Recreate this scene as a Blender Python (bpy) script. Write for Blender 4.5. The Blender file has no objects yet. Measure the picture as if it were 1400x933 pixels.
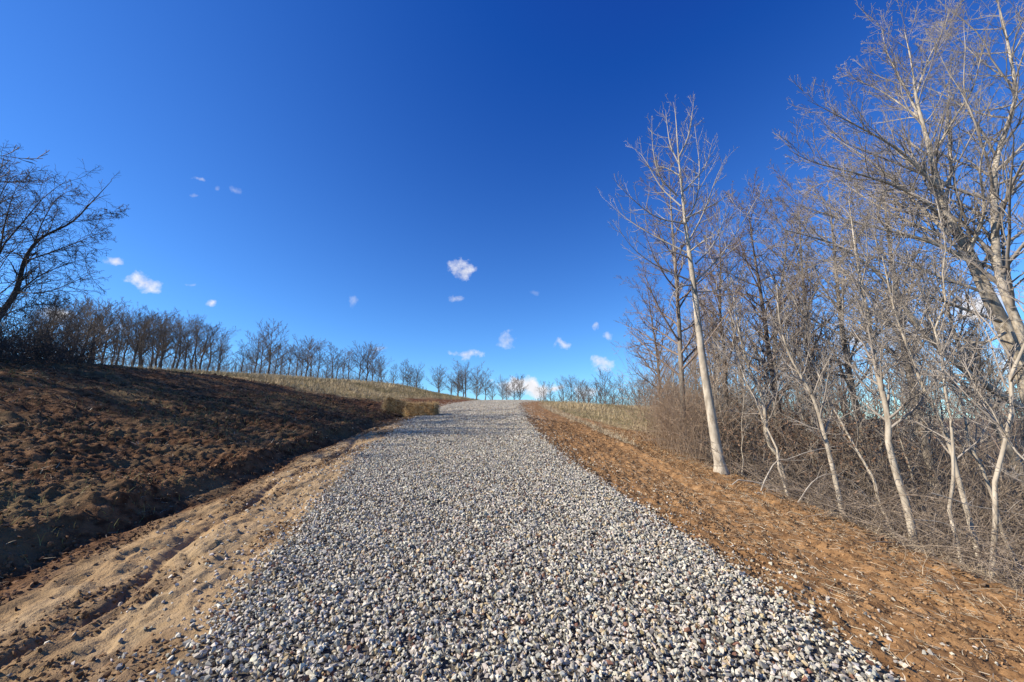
import bpy, bmesh, math, time
import numpy as np
from mathutils import Vector
T0 = time.time()
scene = bpy.context.scene
COL = scene.collection
R = math.radians
rng = np.random.default_rng(7)

# ------------------------------------------------------------------ camera
H, PITCH, F = 1.55, R(11.0), 547.0
cam = bpy.data.cameras.new('camera'); cam.sensor_width = 36; cam.lens = 36*F/1400
cam.clip_start = .05; cam.clip_end = 4000
co = bpy.data.objects.new('camera', cam); COL.objects.link(co)
co.location = (0, 0, H); co.rotation_euler = (math.pi/2+PITCH, 0, 0)
scene.camera = co
CP, SP = math.cos(PITCH), math.sin(PITCH)

def at(px, py, Y):
    """world point seen at a photo pixel, Y metres ahead"""
    r, u = px-700.0, 466.5-py
    f = F*CP-u*SP; z = F*SP+u*CP
    return np.array([Y*r/f, Y, H+Y*z/f])

# ------------------------------------------------------------------ noise
def _hash(ix, iy, s):
    n = (ix*374761393 + iy*668265263 + s*974711) & 0xffffffff
    n = ((n ^ (n >> 13))*1274126177) & 0xffffffff
    n = (n ^ (n >> 16)) & 0xffffffff
    return n/4294967295.0
def vnoise(x, y, s=0):
    x = np.asarray(x, float); y = np.asarray(y, float)
    xf = np.floor(x); yf = np.floor(y)
    ix = xf.astype(np.int64); iy = yf.astype(np.int64)
    fx = x-xf; fy = y-yf
    fx = fx*fx*fx*(fx*(fx*6-15)+10); fy = fy*fy*fy*(fy*(fy*6-15)+10)
    a = _hash(ix, iy, s); b = _hash(ix+1, iy, s); c = _hash(ix, iy+1, s); d = _hash(ix+1, iy+1, s)
    return (a+(b-a)*fx)+((c+(d-c)*fx)-(a+(b-a)*fx))*fy
def fbm(x, y, s=0, o=4, g=.5):
    v = 0; a = 1; t = 0
    for i in range(o):
        v = v+a*(vnoise(x, y, s+i*17)-.5); t += a
        x, y = x*1.62+y*1.21+3.1, y*1.62-x*1.21+7.7
        a *= g
    return v/t*2
def sst(a, b, x):
    t = np.clip((x-a)/(b-a), 0, 1); return t*t*(3-2*t)

# ------------------------------------------------------------------ terrain
def smooth_tab(xs, ys):
    g = np.linspace(xs[0], xs[-1], 2000); v = np.interp(g, xs, ys)
    k = 45; pad = np.pad(v, k, mode='edge'); ker = np.hanning(2*k+1); ker /= ker.sum()
    v = np.convolve(pad, ker, 'valid')
    return lambda q: np.interp(q, g, v)
Rz = smooth_tab([-60, -3, 0, 2.5, 6, 10, 15, 19, 25, 29, 33, 38, 45, 60, 100, 200], [-5, -.32, -.02, .2, .58, 1.05, 1.66, 2.03, 2.45, 2.77, 3.05, 3.22, 3.35, 3.55, 3.5, 2.5])
CX = smooth_tab([-60, -4, 0, 2.6, 5.9, 9, 12.9, 18, 25, 30, 34, 60, 200], [1.2, .8, .35, .08, -.6, -1.1, -1.42, -1.6, -1.62, -1.2, -.5, -.5, -.5])
ROAD = np.array([(1.0, -8), (.65, -3), (.35, 0), (.08, 2.6), (-.6, 5.9), (-1.1, 9), (-1.42, 12.9), (-1.6, 18), (-1.62, 25), (-1.25, 29),
                 (-.2, 33), (1.9, 36.6), (5.2, 39.6), (9.5, 42.4), (15, 45), (26, 49), (40, 53)], float)
def catmull(P, n=8):
    P = np.vstack([2*P[0]-P[1], P, 2*P[-1]-P[-2]]); out = []
    for i in range(1, len(P)-2):
        for t in np.linspace(0, 1, n, endpoint=False):
            out.append(.5*((2*P[i])+(-P[i-1]+P[i+1])*t+(2*P[i-1]-5*P[i]+4*P[i+1]-P[i+2])*t*t+(-P[i-1]+3*P[i]-3*P[i+1]+P[i+2])*t**3))
    out.append(P[-2]); return np.array(out)
RP = catmull(ROAD, 6)
HW = 1.9
def road_u(x, y):
    """signed distance from the road's centre line, + to the right"""
    x = np.asarray(x, float); y = np.asarray(y, float)
    best = np.full(x.shape, 1e9); sg = np.zeros(x.shape)
    for a, b in zip(RP[:-1], RP[1:]):
        d = b-a; L2 = d@d
        t = np.clip(((x-a[0])*d[0]+(y-a[1])*d[1])/L2, 0, 1)
        ex = x-a[0]-t*d[0]; ey = y-a[1]-t*d[1]
        q = ex*ex+ey*ey; m = q < best
        best = np.where(m, q, best); sg = np.where(m, np.sign(ex*d[1]-ey*d[0]), sg)
    return np.sqrt(best)*sg
toeY = ([-5, 2, 4, 7, 11, 15, 17, 22, 30], [2.3, 2.2, 2.1, 1.8, 1.45, 1.05, .8, .5, .4])
def toe(y): return np.interp(y, *toeY)
def wood_x(y): return np.where(y < 13, 4.75, 4.75+.37*(y-13))
def height(x, y, detail=True):
    x = np.asarray(x, float); y = np.asarray(y, float)
    z = Rz(y)
    e = CX(y)
    # right-hand side
    r = np.maximum(0, x-(e+HW))
    k = np.interp(y, [-10, 12, 22, 42, 80], [.11, .12, .125, .045, .03])
    z = z - k*np.minimum(r, 30) - .10*sst(0, .5, r)*np.interp(y, [20, 30], [1, 0])
    w = np.maximum(0, x-wood_x(y))*np.interp(y, [16, 40], [1, .25])
    z = z - 4.5*(1-np.exp(-np.minimum(w, 60)/15.)) + .11*np.maximum(0, w-26)*(w < 160) + .11*134*(w >= 160)
    # left-hand side
    v = np.maximum(0, (e-HW)-x)
    t = toe(y)+.22*fbm(x*.9, y*.9, 5, 3)*np.interp(y, [14, 20], [1, .3])
    q = np.maximum(0, v-t)
    dch = np.interp(y, [13, 19], [1, .25])
    sc = np.interp(y, [0, 13, 18], [.17, .16, .0])
    z = z - dch*.10*sst(0, 1, v/np.maximum(t, .1))
    plane = 1.42-.06*np.maximum(x, -75)+.0685*np.clip(y, -20, 38+.9*np.clip(-x-8, 0, 34))
    bank = np.maximum(plane-z, 0)*(.6*(1-np.exp(-q*q/(q+1.2)/3.0))+.4*sst(1, 9, q))
    z = z + bank + (sc*sst(.0, .38, q)) + dch*.06*sst(0, 2.5, q)
    z = z - .05*np.clip(-x-75, 0, 200)
    if detail:
        fade = np.clip(1-(y-10)/40, .25, 1)
        inroad = sst(HW-.1, HW+.25, np.abs(road_u(x, y)))
        left = (v > 0)
        wash = left*sst(0, .3, v)*(1-sst(-.15, .25, v-t))*np.interp(y, [13, 18], [1, 0])
        # silt fans with scalloped ledges in the wash
        lx = v*1.5+fbm(x*.6, y*.6, 91, 2)*.9; ly = y*.5
        n = (fbm(lx+fbm(x*1.4, y*1.4, 31, 3)*.9, ly, 21, 5)+.55)*5.0
        led = (np.floor(n)+sst(.0, .07, n-np.floor(n)))
        z = z + wash*(.019*(led-3)-.02)
        ch = np.exp(-((v-t*.55+.35*fbm(y*.45+3, y*0+2, 44, 3))/.075)**2)      # a channel the water has cut
        z = z - wash*ch*.075
        ch = np.exp(-((v-t*.95+.3*fbm(y*.5+9, y*0+4, 48, 3))/.09)**2)
        z = z - wash*ch*.06
        z = z + wash*(.010*fbm(x*11, y*2.5, 61, 3)+.020*fbm(x*22, y*7, 62, 3)+.010*np.abs(fbm(x*7+2*fbm(x*2, y*2, 63, 2), y*7, 64, 3)))
        bk = left*sst(-.1, .5, v-t)
        z = z + bk*fade*(.11*fbm(x*1.1, y*1.1, 71, 3)+.07*np.abs(fbm(x*3.0, y*3.0, 72, 3))+.05*fbm(x*8, y*8, 73, 3)+.035*fbm(x*19, y*19, 74, 2)*(1-sst(16, 24, y)))
        rt = (x > e)*sst(0, .4, r)*(1-sst(0, 1.5, w))
        z = z + rt*fade*(.03*fbm(x*2.2, y*.9, 81, 3)+.022*fbm(x*8, y*.9, 84, 3)+.028*fbm(x*6, y*3.5, 82, 3)+.038*fbm(x*15, y*9, 83, 3)*(1-sst(12, 20, y)))
        z = z + rt*.09*np.exp(-((r-2.25-.3*fbm(y*.3, y*0, 85, 2))/.28)**2)*sst(1, 4, y)*(1-sst(13, 18, y))
        z = z + sst(0, 1.5, w)*(x > e)*.22*fbm(x*.7, y*.7, 86, 4)
        z = z*1.0 + (1-inroad)*(.012*fbm(x*1.3, y*1.3, 88, 2))
    return z
def hgt(x, y): return float(height(np.array([x]), np.array([y]))[0])

# ------------------------------------------------------------------ mesh helpers
def mesh_np(name, V, Fc, mat=None, smooth=True, attrs=None):
    V = np.ascontiguousarray(V, np.float32); Fc = np.ascontiguousarray(Fc, np.int32)
    me = bpy.data.meshes.new(name)
    me.vertices.add(len(V)); me.vertices.foreach_set('co', V.ravel())
    k = Fc.shape[1]
    me.loops.add(Fc.size); me.loops.foreach_set('vertex_index', Fc.ravel())
    me.polygons.add(len(Fc)); me.polygons.foreach_set('loop_start', np.arange(0, Fc.size, k, dtype=np.int32))
    me.update(calc_edges=True)
    if not smooth: me.shade_flat()
    for an, arr in (attrs or {}).items():
        arr = np.asarray(arr, np.float32)
        if arr.ndim == 1:
            a = me.attributes.new(an, 'FLOAT', 'POINT'); a.data.foreach_set('value', arr)
        else:
            a = me.attributes.new(an, 'FLOAT_COLOR', 'POINT')
            if arr.shape[1] == 3: arr = np.hstack([arr, np.ones((len(arr), 1), np.float32)])
            a.data.foreach_set('color', np.ascontiguousarray(arr, np.float32).ravel())
    if mat: me.materials.append(mat)
    return me
def link(name, me, parent=None, loc=None):
    o = bpy.data.objects.new(name, me); COL.objects.link(o)
    if parent: o.parent = parent
    if loc is not None: o.location = loc
    return o
def tag(o, label=None, cat=None, group=None, kind=None):
    for k, v in (('label', label), ('category', cat), ('group', group), ('kind', kind)):
        if v: o[k] = v
    return o

class Tubes:
    def __init__(s): s.V = []; s.F = []; s.n = 0
    def add(s, P, Rr, S=3):
        P = np.asarray(P, float); Rr = np.asarray(Rr, float)
        if P.ndim == 2: P = P[None]; Rr = Rr[None]
        B, K, _ = P.shape
        if B == 0: return
        Tn = np.gradient(P, axis=1); Tn /= np.linalg.norm(Tn, axis=2, keepdims=True)+1e-9
        D = P[:, -1]-P[:, 0]; D /= np.linalg.norm(D, axis=1, keepdims=True)+1e-9
        ref = np.where(np.abs(D[:, 2:3]) < .75, np.array([[0, 0, 1.]]), np.array([[1., .13, 0]]))[:, None, :]
        A = np.cross(Tn, np.broadcast_to(ref, Tn.shape)); A /= np.linalg.norm(A, axis=2, keepdims=True)+1e-9
        Bn = np.cross(Tn, A)
        an = np.arange(S)*2*math.pi/S
        ring = P[:, :, None]+Rr[:, :, None, None]*(A[:, :, None]*np.cos(an)[None, None, :, None]+Bn[:, :, None]*np.sin(an)[None, None, :, None])
        s.V.append(ring.reshape(-1, 3))
        b = np.arange(B)[:, None, None]*K*S; k = np.arange(K-1)[None, :, None]*S; i = np.arange(S)[None, None, :]; j = (i+1) % S
        f = np.stack([b+k+i, b+k+j, b+k+S+j, b+k+S+i], -1).reshape(-1, 4)+s.n
        s.F.append(f); s.n += B*K*S
    def mesh(s, name, mat): return mesh_np(name, np.vstack(s.V), np.vstack(s.F), mat)

def unit(a): return a/(np.linalg.norm(a, axis=-1, keepdims=True)+1e-9)
def grow(g, P, Rr, n, t0, t1, ang, spread, ratio, K, up, wob, rr, tip, tfall=.55, minr=0.0):
    B, M, _ = P.shape
    t = t0+(t1-t0)*((np.arange(n)[None]+g.random((B, n)))/n)
    f = t*(M-1); i0 = np.minimum(f.astype(int), M-2); fr = (f-i0)[..., None]
    bi = np.arange(B)[:, None]
    p0 = P[bi, i0]*(1-fr)+P[bi, i0+1]*fr
    tg = unit(P[bi, i0+1]-P[bi, i0])
    rad = Rr[bi, i0]*(1-fr[..., 0])+Rr[bi, i0+1]*fr[..., 0]
    az = np.arange(n)[None]*2.4+g.random((B, 1))*6.3+g.normal(0, .5, (B, n))
    ref = np.where(np.abs(tg[..., 2:3]) < .8, np.array([0, 0, 1.]), np.array([1., 0, 0]))
    a = unit(np.cross(tg, ref)); b = np.cross(tg, a)
    th = np.abs(g.normal(ang, spread, (B, n)))[..., None]
    d = tg*np.cos(th)+(a*np.cos(az)[..., None]+b*np.sin(az)[..., None])*np.sin(th)
    L = np.linalg.norm(np.diff(P, axis=1), axis=2).sum(1)[:, None]*ratio*(1-tfall*t)*g.uniform(.55, 1.25, (B, n))
    N = B*n; d = d.reshape(N, 3); p = p0.reshape(N, 3); L = L.reshape(N); rad = rad.reshape(N)
    out = np.empty((N, K, 3)); out[:, 0] = p
    upv = np.array([0, 0, 1.])
    for k in range(1, K):
        d = unit(d+upv*up/(K-1)+g.normal(0, wob, (N, 3)))
        p = p+d*(L/(K-1))[:, None]; out[:, k] = p
    r0 = np.maximum(np.minimum(rad*rr, L*.03+tip), np.maximum(tip, minr))
    rk = r0[:, None]+(tip-r0[:, None])*np.linspace(0, 1, K)[None]
    return out, rk

def resample(pts, n):
    P = catmull(np.asarray(pts, float), 10) if len(pts) > 2 else np.asarray(pts, float)
    s = np.r_[0, np.cumsum(np.linalg.norm(np.diff(P, axis=0), axis=1))]
    q = np.linspace(0, s[-1], n)
    return np.stack([np.interp(q, s, P[:, i]) for i in range(3)], 1)

# ------------------------------------------------------------------ materials
def new_mat(name, rough=.85):
    m = bpy.data.materials.new(name); m.use_nodes = True
    nt = m.node_tree; b = nt.nodes['Principled BSDF']; b.inputs['Roughness'].default_value = rough
    b.inputs['Specular IOR Level'].default_value = .2
    return m, nt, b
class NB:
    def __init__(s, nt): s.nt = nt
    def n(s, t, **kw):
        x = s.nt.nodes.new(t)
        for k, v in kw.items(): setattr(x, k, v)
        return x
    def l(s, a, b): s.nt.links.new(a, b)
    def noise(s, vec, scale, detail=4, rough=.55):
        x = s.n('ShaderNodeTexNoise'); x.inputs['Scale'].default_value = scale; x.inputs['Detail'].default_value = detail; x.inputs['Roughness'].default_value = rough
        if vec is not None: s.l(vec, x.inputs['Vector'])
        return x.outputs['Fac']
    def mapped(s, vec, sc):
        x = s.n('ShaderNodeMapping'); x.inputs['Scale'].default_value = sc; s.l(vec, x.inputs['Vector']); return x.outputs[0]
    def ramp(s, fac, stops):
        x = s.n('ShaderNodeValToRGB'); e = x.color_ramp.elements
        while len(e) < len(stops): e.new(.5)
        for i, (p, c) in enumerate(stops): e[i].position = p; e[i].color = (*c, 1) if len(c) == 3 else c
        s.l(fac, x.inputs[0]); return x.outputs[0]
    def mix(s, fac, a, b, mode='MIX'):
        x = s.n('ShaderNodeMix', data_type='RGBA', blend_type=mode)
        if isinstance(fac, (int, float)): x.inputs[0].default_value = fac
        else: s.l(fac, x.inputs[0])
        for sock, v in ((x.inputs[6], a), (x.inputs[7], b)):
            if isinstance(v, tuple): sock.default_value = (*v, 1)
            else: s.l(v, sock)
        return x.outputs[2]
    def math(s, op, a, b=None, c=None, clamp=False):
        x = s.n('ShaderNodeMath', operation=op); x.use_clamp = clamp
        for i, v in enumerate((a, b, c)):
            if v is None: continue
            if isinstance(v, (int, float)): x.inputs[i].default_value = v
            else: s.l(v, x.inputs[i])
        return x.outputs[0]
    def bump(s, h, strength, dist, nrm=None):
        x = s.n('ShaderNodeBump'); x.inputs['Strength'].default_value = strength; x.inputs['Distance'].default_value = dist
        s.l(h, x.inputs['Height'])
        if nrm is not None: s.l(nrm, x.inputs['Normal'])
        return x.outputs[0]

def bark(name, c1, c2, c3, zs=.25, scale=18, bump=.5):
    m, nt, b = new_mat(name); q = NB(nt)
    tc = q.n('ShaderNodeTexCoord').outputs['Object']
    f1 = q.noise(q.mapped(tc, (1, 1, zs)), scale, 5, .65)
    f2 = q.noise(tc, 2.3, 3)
    c = q.ramp(f1, [(.3, c1), (.52, c2), (.75, c3)])
    c = q.mix(q.ramp(f2, [(.45, (0, 0, 0)), (.7, (1, 1, 1))]), c, tuple(.62*v for v in c2))
    q.l(c, b.inputs['Base Color'])
    q.l(q.bump(f1, bump, .02), b.inputs['Normal'])
    return m
def plain(name, c1, c2, scale=3, rough=.85):
    m, nt, b = new_mat(name, rough); q = NB(nt)
    tc = q.n('ShaderNodeTexCoord').outputs['Object']
    q.l(q.ramp(q.noise(tc, scale, 3), [(.3, c1), (.7, c2)]), b.inputs['Base Color'])
    return m
M = {}
M['pale_bark'] = bark('pale_bark', (.13, .10, .07), (.47, .41, .32), (.62, .56, .45), .35, 11, .4)
M['grey_bark'] = bark('grey_bark', (.10, .08, .065), (.27, .235, .19), (.40, .36, .30), .2, 22, .8)
M['brown_bark'] = bark('brown_bark', (.05, .04, .032), (.15, .12, .095), (.26, .215, .17), .2, 26, .9)
M['dark_bark'] = bark('dark_bark', (.025, .02, .017), (.07, .057, .047), (.13, .11, .09), .2, 20, .9)  # backlit silhouette of the left tree put into the bark colour
M['pale_twig'] = plain('pale_twig', (.28, .255, .22), (.43, .395, .345), 1.2)
M['grey_twig'] = plain('grey_twig', (.18, .155, .13), (.44, .39, .33), 1.2)
M['brown_twig'] = plain('brown_twig', (.15, .11, .09), (.30, .235, .19), 1.1)
M['dark_twig'] = plain('dark_twig', (.045, .036, .03), (.12, .098, .082), 1.1)  # twigs coloured dark to give the left side its backlit look
M['far_twig'] = plain('far_twig', (.10, .08, .065), (.20, .165, .135), .2)
M['brush'] = plain('brush_stem', (.055, .037, .026), (.48, .39, .295), 5)
M['deadfall'] = plain('dead_wood', (.28, .24, .19), (.50, .45, .38), 3)

def attr_mat(name, at_, rough=.85, trans=0):
    m, nt, b = new_mat(name, rough); q = NB(nt)
    a = q.n('ShaderNodeAttribute'); a.attribute_name = at_
    q.l(a.outputs['Color'], b.inputs['Base Color'])
    return m, nt, b, q, a

# ground
def ground_mat():
    m, nt, b = new_mat('soil_and_turf', .95); q = NB(nt)
    b.inputs['Specular IOR Level'].default_value = .08
    tc = q.n('ShaderNodeTexCoord').outputs['Object']
    a1 = q.n('ShaderNodeAttribute'); a1.attribute_name = 'zone_a'
    a2 = q.n('ShaderNodeAttribute'); a2.attribute_name = 'zone_b'
    s1 = q.n('ShaderNodeSeparateColor'); q.l(a1.outputs['Color'], s1.inputs[0])
    s2 = q.n('ShaderNodeSeparateColor'); q.l(a2.outputs['Color'], s2.inputs[0])
    fine = q.noise(tc, 38, 5, .65); med = q.noise(tc, 6.5, 5, .6); big = q.noise(tc, .8, 4, .55)
    dark = q.mix(q.ramp(med, [(.38, (0, 0, 0)), (.68, (1, 1, 1))]), (.05, .024, .012), (.20, .112, .058))
    dark = q.mix(q.ramp(big, [(.5, (0, 0, 0)), (.66, (1, 1, 1))]), dark, (.15, .105, .055))
    sand = q.mix(q.ramp(med, [(.3, (0, 0, 0)), (.7, (1, 1, 1))]), (.275, .195, .105), (.40, .30, .18))
    sand = q.mix(q.ramp(big, [(.42, (0, 0, 0)), (.7, (1, 1, 1))]), sand, (.345, .225, .11))
    orange = q.mix(q.ramp(med, [(.36, (0, 0, 0)), (.64, (1, 1, 1))]), (.155, .085, .039), (.37, .218, .10))
    orange = q.mix(q.ramp(fine, [(.5, (0, 0, 0)), (.72, (.8, .8, .8))]), orange, (.16, .085, .036))
    grass = q.mix(q.ramp(med, [(.35, (0, 0, 0)), (.65, (1, 1, 1))]), (.19, .14, .07), (.42, .33, .18))
    grass = q.mix(q.ramp(big, [(.52, (0, 0, 0)), (.64, (.7, .7, .7))]), grass, (.15, .14, .055))
    litter = q.mix(q.ramp(q.noise(tc, 20, 5, .7), [(.35, (0, 0, 0)), (.65, (1, 1, 1))]), (.05, .032, .02), (.20, .14, .09))
    red = q.mix(q.ramp(med, [(.35, (0, 0, 0)), (.65, (1, 1, 1))]), (.075, .033, .017), (.20, .095, .042))
    c = q.mix(s1.outputs[0], dark, sand)
    c = q.mix(s1.outputs[1], c, orange)
    c = q.mix(s1.outputs[2], c, red)
    c = q.mix(s2.outputs[0], c, grass)
    c = q.mix(s2.outputs[1], c, litter)
    c = q.mix(s2.outputs[2], c, (.11, .10, .085))  # dark road bed: shade between the stones put into the colour
    q.l(c, b.inputs['Base Color'])
    h = q.math('ADD', q.math('MULTIPLY', fine, .35), med)
    h = q.math('ADD', h, q.math('MULTIPLY', q.noise(tc, 110, 3), .12)); q.l(q.bump(h, .8, .05), b.inputs['Normal'])
    return m
M['ground'] = ground_mat()

# ------------------------------------------------------------------ ground sheet
def axis(core0, core1, step, lo, hi, gr):
    c = list(np.arange(core0, core1, step)); s = step; v = c[-1]
    while v < hi: s = min(s*gr, 30); v += s; c.append(v)
    s = step; v = core0; pre = []
    while v > lo: s = min(s*gr, 30); v -= s; pre.append(v)
    return np.array(pre[::-1]+c)
gx = axis(-7.0, 5.6, .023, -420, 420, 1.03)
gy = axis(1.2, 7.0, .022, -60, 620, 1.0165)
X, Y = np.meshgrid(gx, gy)
x = X.ravel(); y = Y.ravel()
z = height(x, y)
nx, ny = len(gx), len(gy)
ii = (np.arange(ny-1)[:, None]*nx+np.arange(nx-1)[None]).ravel()
Fq = np.stack([ii, ii+1, ii+nx+1, ii+nx], 1)
def zones(x, y):
    e = CX(y); u = road_u(x, y)
    jit = .25*fbm(x*1.5, y*1.5, 101, 3)
    v = (e-HW)-x; r = x-(e+HW); t = toe(y)+.22*fbm(x*.9, y*.9, 5, 3)*np.interp(y, [14, 20], [1, .3])
    left = x < e
    sand = left*(1-sst(.66, .92, v/t+jit*.45))*(.55+.45*sst(-.28, -.05, fbm(x*1.7, y*.9, 131, 3)))*np.interp(y, [15, 19], [1, 0])  # sand stops short of the toe; darker soil paints in the ditch shade
    wg = np.where(y < 18, 3.6+.35*(18-y)*0+np.maximum(0, (y-10))*-.0, 3.6)
    # right: orange dirt strip, then dry grass towards the back
    orange = (~left)*1.0
    gl = np.interp(y, [12, 14, 18, 24, 30, 34, 40], [9, 4.6, 3.6, 2.6, 1.6, .9, .5])
    grass_r = (~left)*sst(-.4, .4, r-gl+jit*2.2)*(y > 11)
    # left: dark bare bank, dry grass on the hill behind the bales
    gl2 = np.interp(y, [17, 20, 24, 30, 34, 37], [4.2, 3.6, 3.0, 2.2, 1.4, .9])
    yb = 17.5+.10*v+jit*5
    grass_l = left*sst(-.8, .8, y-yb)*sst(-.6, .6, v-gl2+jit*3)
    red = left*np.interp(y, [15, 18.5], [0, 1])
    w = x-wood_x(y)
    litter = (~left)*sst(-.3, .9, w+jit*2)
    grass_far = sst(45, 50, y)*(1-litter)
    gr = np.clip(grass_r+grass_l+grass_far, 0, 1)*(1-litter)
    base = 1-sst(HW-.1, HW+.1, np.abs(u)+jit*.5)
    return sand, orange, red, gr, litter, base, u, v, r, w
sand, orange, red, gra, lit, base, u, v, r, w = zones(x, y)
me = mesh_np('ground', np.stack([x, y, z], 1), Fq, M['ground'],
             attrs={'zone_a': np.stack([sand, orange, red], 1), 'zone_b': np.stack([gra, lit, base], 1)})
tag(link('ground', me), kind='structure')
print('ground', len(x), time.time()-T0)

# ------------------------------------------------------------------ gravel
def hull(seed, n, sx=1, sy=.8, sz=.6):
    g = np.random.default_rng(seed)
    p = unit(g.normal(size=(n, 3)))*g.uniform(.68, 1.18, (n, 1))*np.array([sx, sy, sz])
    bm = bmesh.new()
    for q in p: bm.verts.new(q)
    res = bmesh.ops.convex_hull(bm, input=bm.verts)
    bmesh.ops.delete(bm, geom=[e for e in bm.verts if not e.link_faces], context='VERTS')
    bmesh.ops.triangulate(bm, faces=bm.faces)
    bm.verts.index_update()
    V = np.array([q.co[:] for q in bm.verts]); Fc = np.array([[q.index for q in f.verts] for f in bm.faces])
    bm.free(); return V, Fc
def rot_mats(g, n, tilt=1.0):
    ax = unit(g.normal(size=(n, 3))); an = g.uniform(0, math.pi*tilt, n)
    K = np.zeros((n, 3, 3)); K[:, 0, 1] = -ax[:, 2]; K[:, 0, 2] = ax[:, 1]; K[:, 1, 0] = ax[:, 2]; K[:, 1, 2] = -ax[:, 0]; K[:, 2, 0] = -ax[:, 1]; K[:, 2, 1] = ax[:, 0]
    s = np.sin(an)[:, None, None]; c = np.cos(an)[:, None, None]
    Rm = np.eye(3)[None]+s*K+(1-c)*(K@K)
    zz = g.uniform(0, 6.3, n); Z = np.zeros((n, 3, 3)); Z[:, 0, 0] = np.cos(zz); Z[:, 0, 1] = -np.sin(zz); Z[:, 1, 0] = np.sin(zz); Z[:, 1, 1] = np.cos(zz); Z[:, 2, 2] = 1
    return Rm@Z
def scatter(g, variants, pos, size, col, tilt=1.0):
    Vs, Fs, Cs = [], [], []; off = 0
    which = g.integers(0, len(variants), len(pos))
    for k, (V, Fc) in enumerate(variants):
        ix = np.where(which == k)[0]
        if not len(ix): continue
        Rm = rot_mats(g, len(ix), tilt)
        sc = size[ix, None]*g.uniform(.8, 1.2, (len(ix), 3))
        W = np.einsum('nij,nkj->nki', Rm, V[None]*sc[:, None])+pos[ix][:, None]
        n, kk = W.shape[:2]
        Vs.append(W.reshape(-1, 3)); Cs.append(np.repeat(col[ix], kk, 0))
        Fs.append((Fc[None]+(np.arange(n)*kk)[:, None, None]).reshape(-1, 3)+off); off += n*kk
    return np.vstack(Vs), np.vstack(Fs), np.vstack(Cs)

def stone_cols(g, n):
    t = g.random((n, 1))
    base = np.where(t < .62, 1, 0)*np.array([.60, .555, .455])+np.where((t >= .62)&(t < .84), 1, 0)*np.array([.32, .302, .255])
    base = base+np.where((t >= .84)&(t < .93), 1, 0)*np.array([.50, .39, .23])+np.where((t >= .93)&(t < .965), 1, 0)*np.array([.20, .105, .07])
    base = base+np.where(t >= .965, 1, 0)*np.array([.12, .11, .105])
    return base*g.uniform(.72, 1.25, (n, 1))*g.uniform(.96, 1.04, (n, 3))
g = np.random.default_rng(3)
near_var = [hull(i, 11, 1, g.uniform(.6, .95), g.uniform(.45, .75)) for i in range(26)]
far_var = [hull(100+i, 9, 1, g.uniform(.6, .95), g.uniform(.5, .75)) for i in range(12)]
pos_all = []
def road_pts(y0, y1, dens, halo):
    A = (y1-y0)*(2*halo)
    n = int(A*dens); yy = g.uniform(y0, y1, n); uu = g.uniform(-halo, halo, n)
    return CX(yy)+uu, yy
def edge_p(x, y):
    u = road_u(x, y); u = np.abs(u)+.14*(u < 0)*np.interp(y, [2, 7], [1, 0]); u = u+.30*fbm(x*1.1, y*1.1, 201, 3)+.12*fbm(x*5, y*5, 202, 2)
    spill = np.interp(u, [HW-.12, HW+.05, HW+.3, HW+.8, HW+1.6], [1, .45, .09, .022, .0])
    return spill
def make_gravel(y0, y1, dens, smin, smax, var, zs, halo=3.6):
    px, py = road_pts(y0, y1, dens, halo)
    k = g.random(len(px)) < edge_p(px, py); px, py = px[k], py[k]
    sz = np.exp(g.uniform(math.log(smin), math.log(smax), len(px)))
    pz = height(px, py)+g.uniform(.1, .9, len(px))*zs*np.interp(np.abs(road_u(px, py)), [HW-.1, HW+.15], [1, .25])
    return scatter(g, var, np.stack([px, py, pz], 1), sz, stone_cols(g, len(px)))
parts = [make_gravel(.9, 4.5, 2700, .009, .025, near_var, .042),
         make_gravel(4.5, 9.5, 2000, .011, .026, near_var[:10], .04),
         make_gravel(9.5, 18, 1400, .014, .028, far_var, .036),
         make_gravel(18, 34, 900, .018, .03, far_var, .03)]
# beyond the crest the road swings right: follow the centre line
pr = catmull(ROAD, 30); pr = pr[(pr[:, 1] > 30.5)]
n = 26000; ix = g.integers(0, len(pr)-1, n); d = unit(pr[ix+1]-pr[ix]); uu = g.uniform(-HW, HW, n)
px = pr[ix, 0]+d[:, 1]*uu+g.normal(0, .08, n); py = pr[ix, 1]-d[:, 0]*uu+g.normal(0, .08, n); k = py > 33.5; px, py = px[k], py[k]
parts.append(scatter(g, far_var, np.stack([px, py, height(px, py)+.02], 1), g.uniform(.03, .05, len(px)), stone_cols(g, len(px))))
off = 0; Vs = []; Fs = []; Cs = []
for V, Fc, C in parts: Vs.append(V); Fs.append(Fc+off); Cs.append(C); off += len(V)
mg, nt, b, q, a = attr_mat('crushed_limestone', 'tint', .8)
tc = q.n('ShaderNodeTexCoord').outputs['Object']
q.l(q.mix(.55, a.outputs['Color'], q.ramp(q.noise(tc, 60, 4), [(.3, (.45, .45, .45)), (.7, (1, 1, 1))]), 'MULTIPLY'), b.inputs['Base Color'])
me = mesh_np('gravel', np.vstack(Vs), np.vstack(Fs), mg, smooth=False, attrs={'tint': np.vstack(Cs)})
tag(link('gravel', me), 'crushed grey and white limestone spread over the whole driveway', 'gravel', kind='stuff')
print('gravel', len(me.polygons), time.time()-T0)

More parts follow.
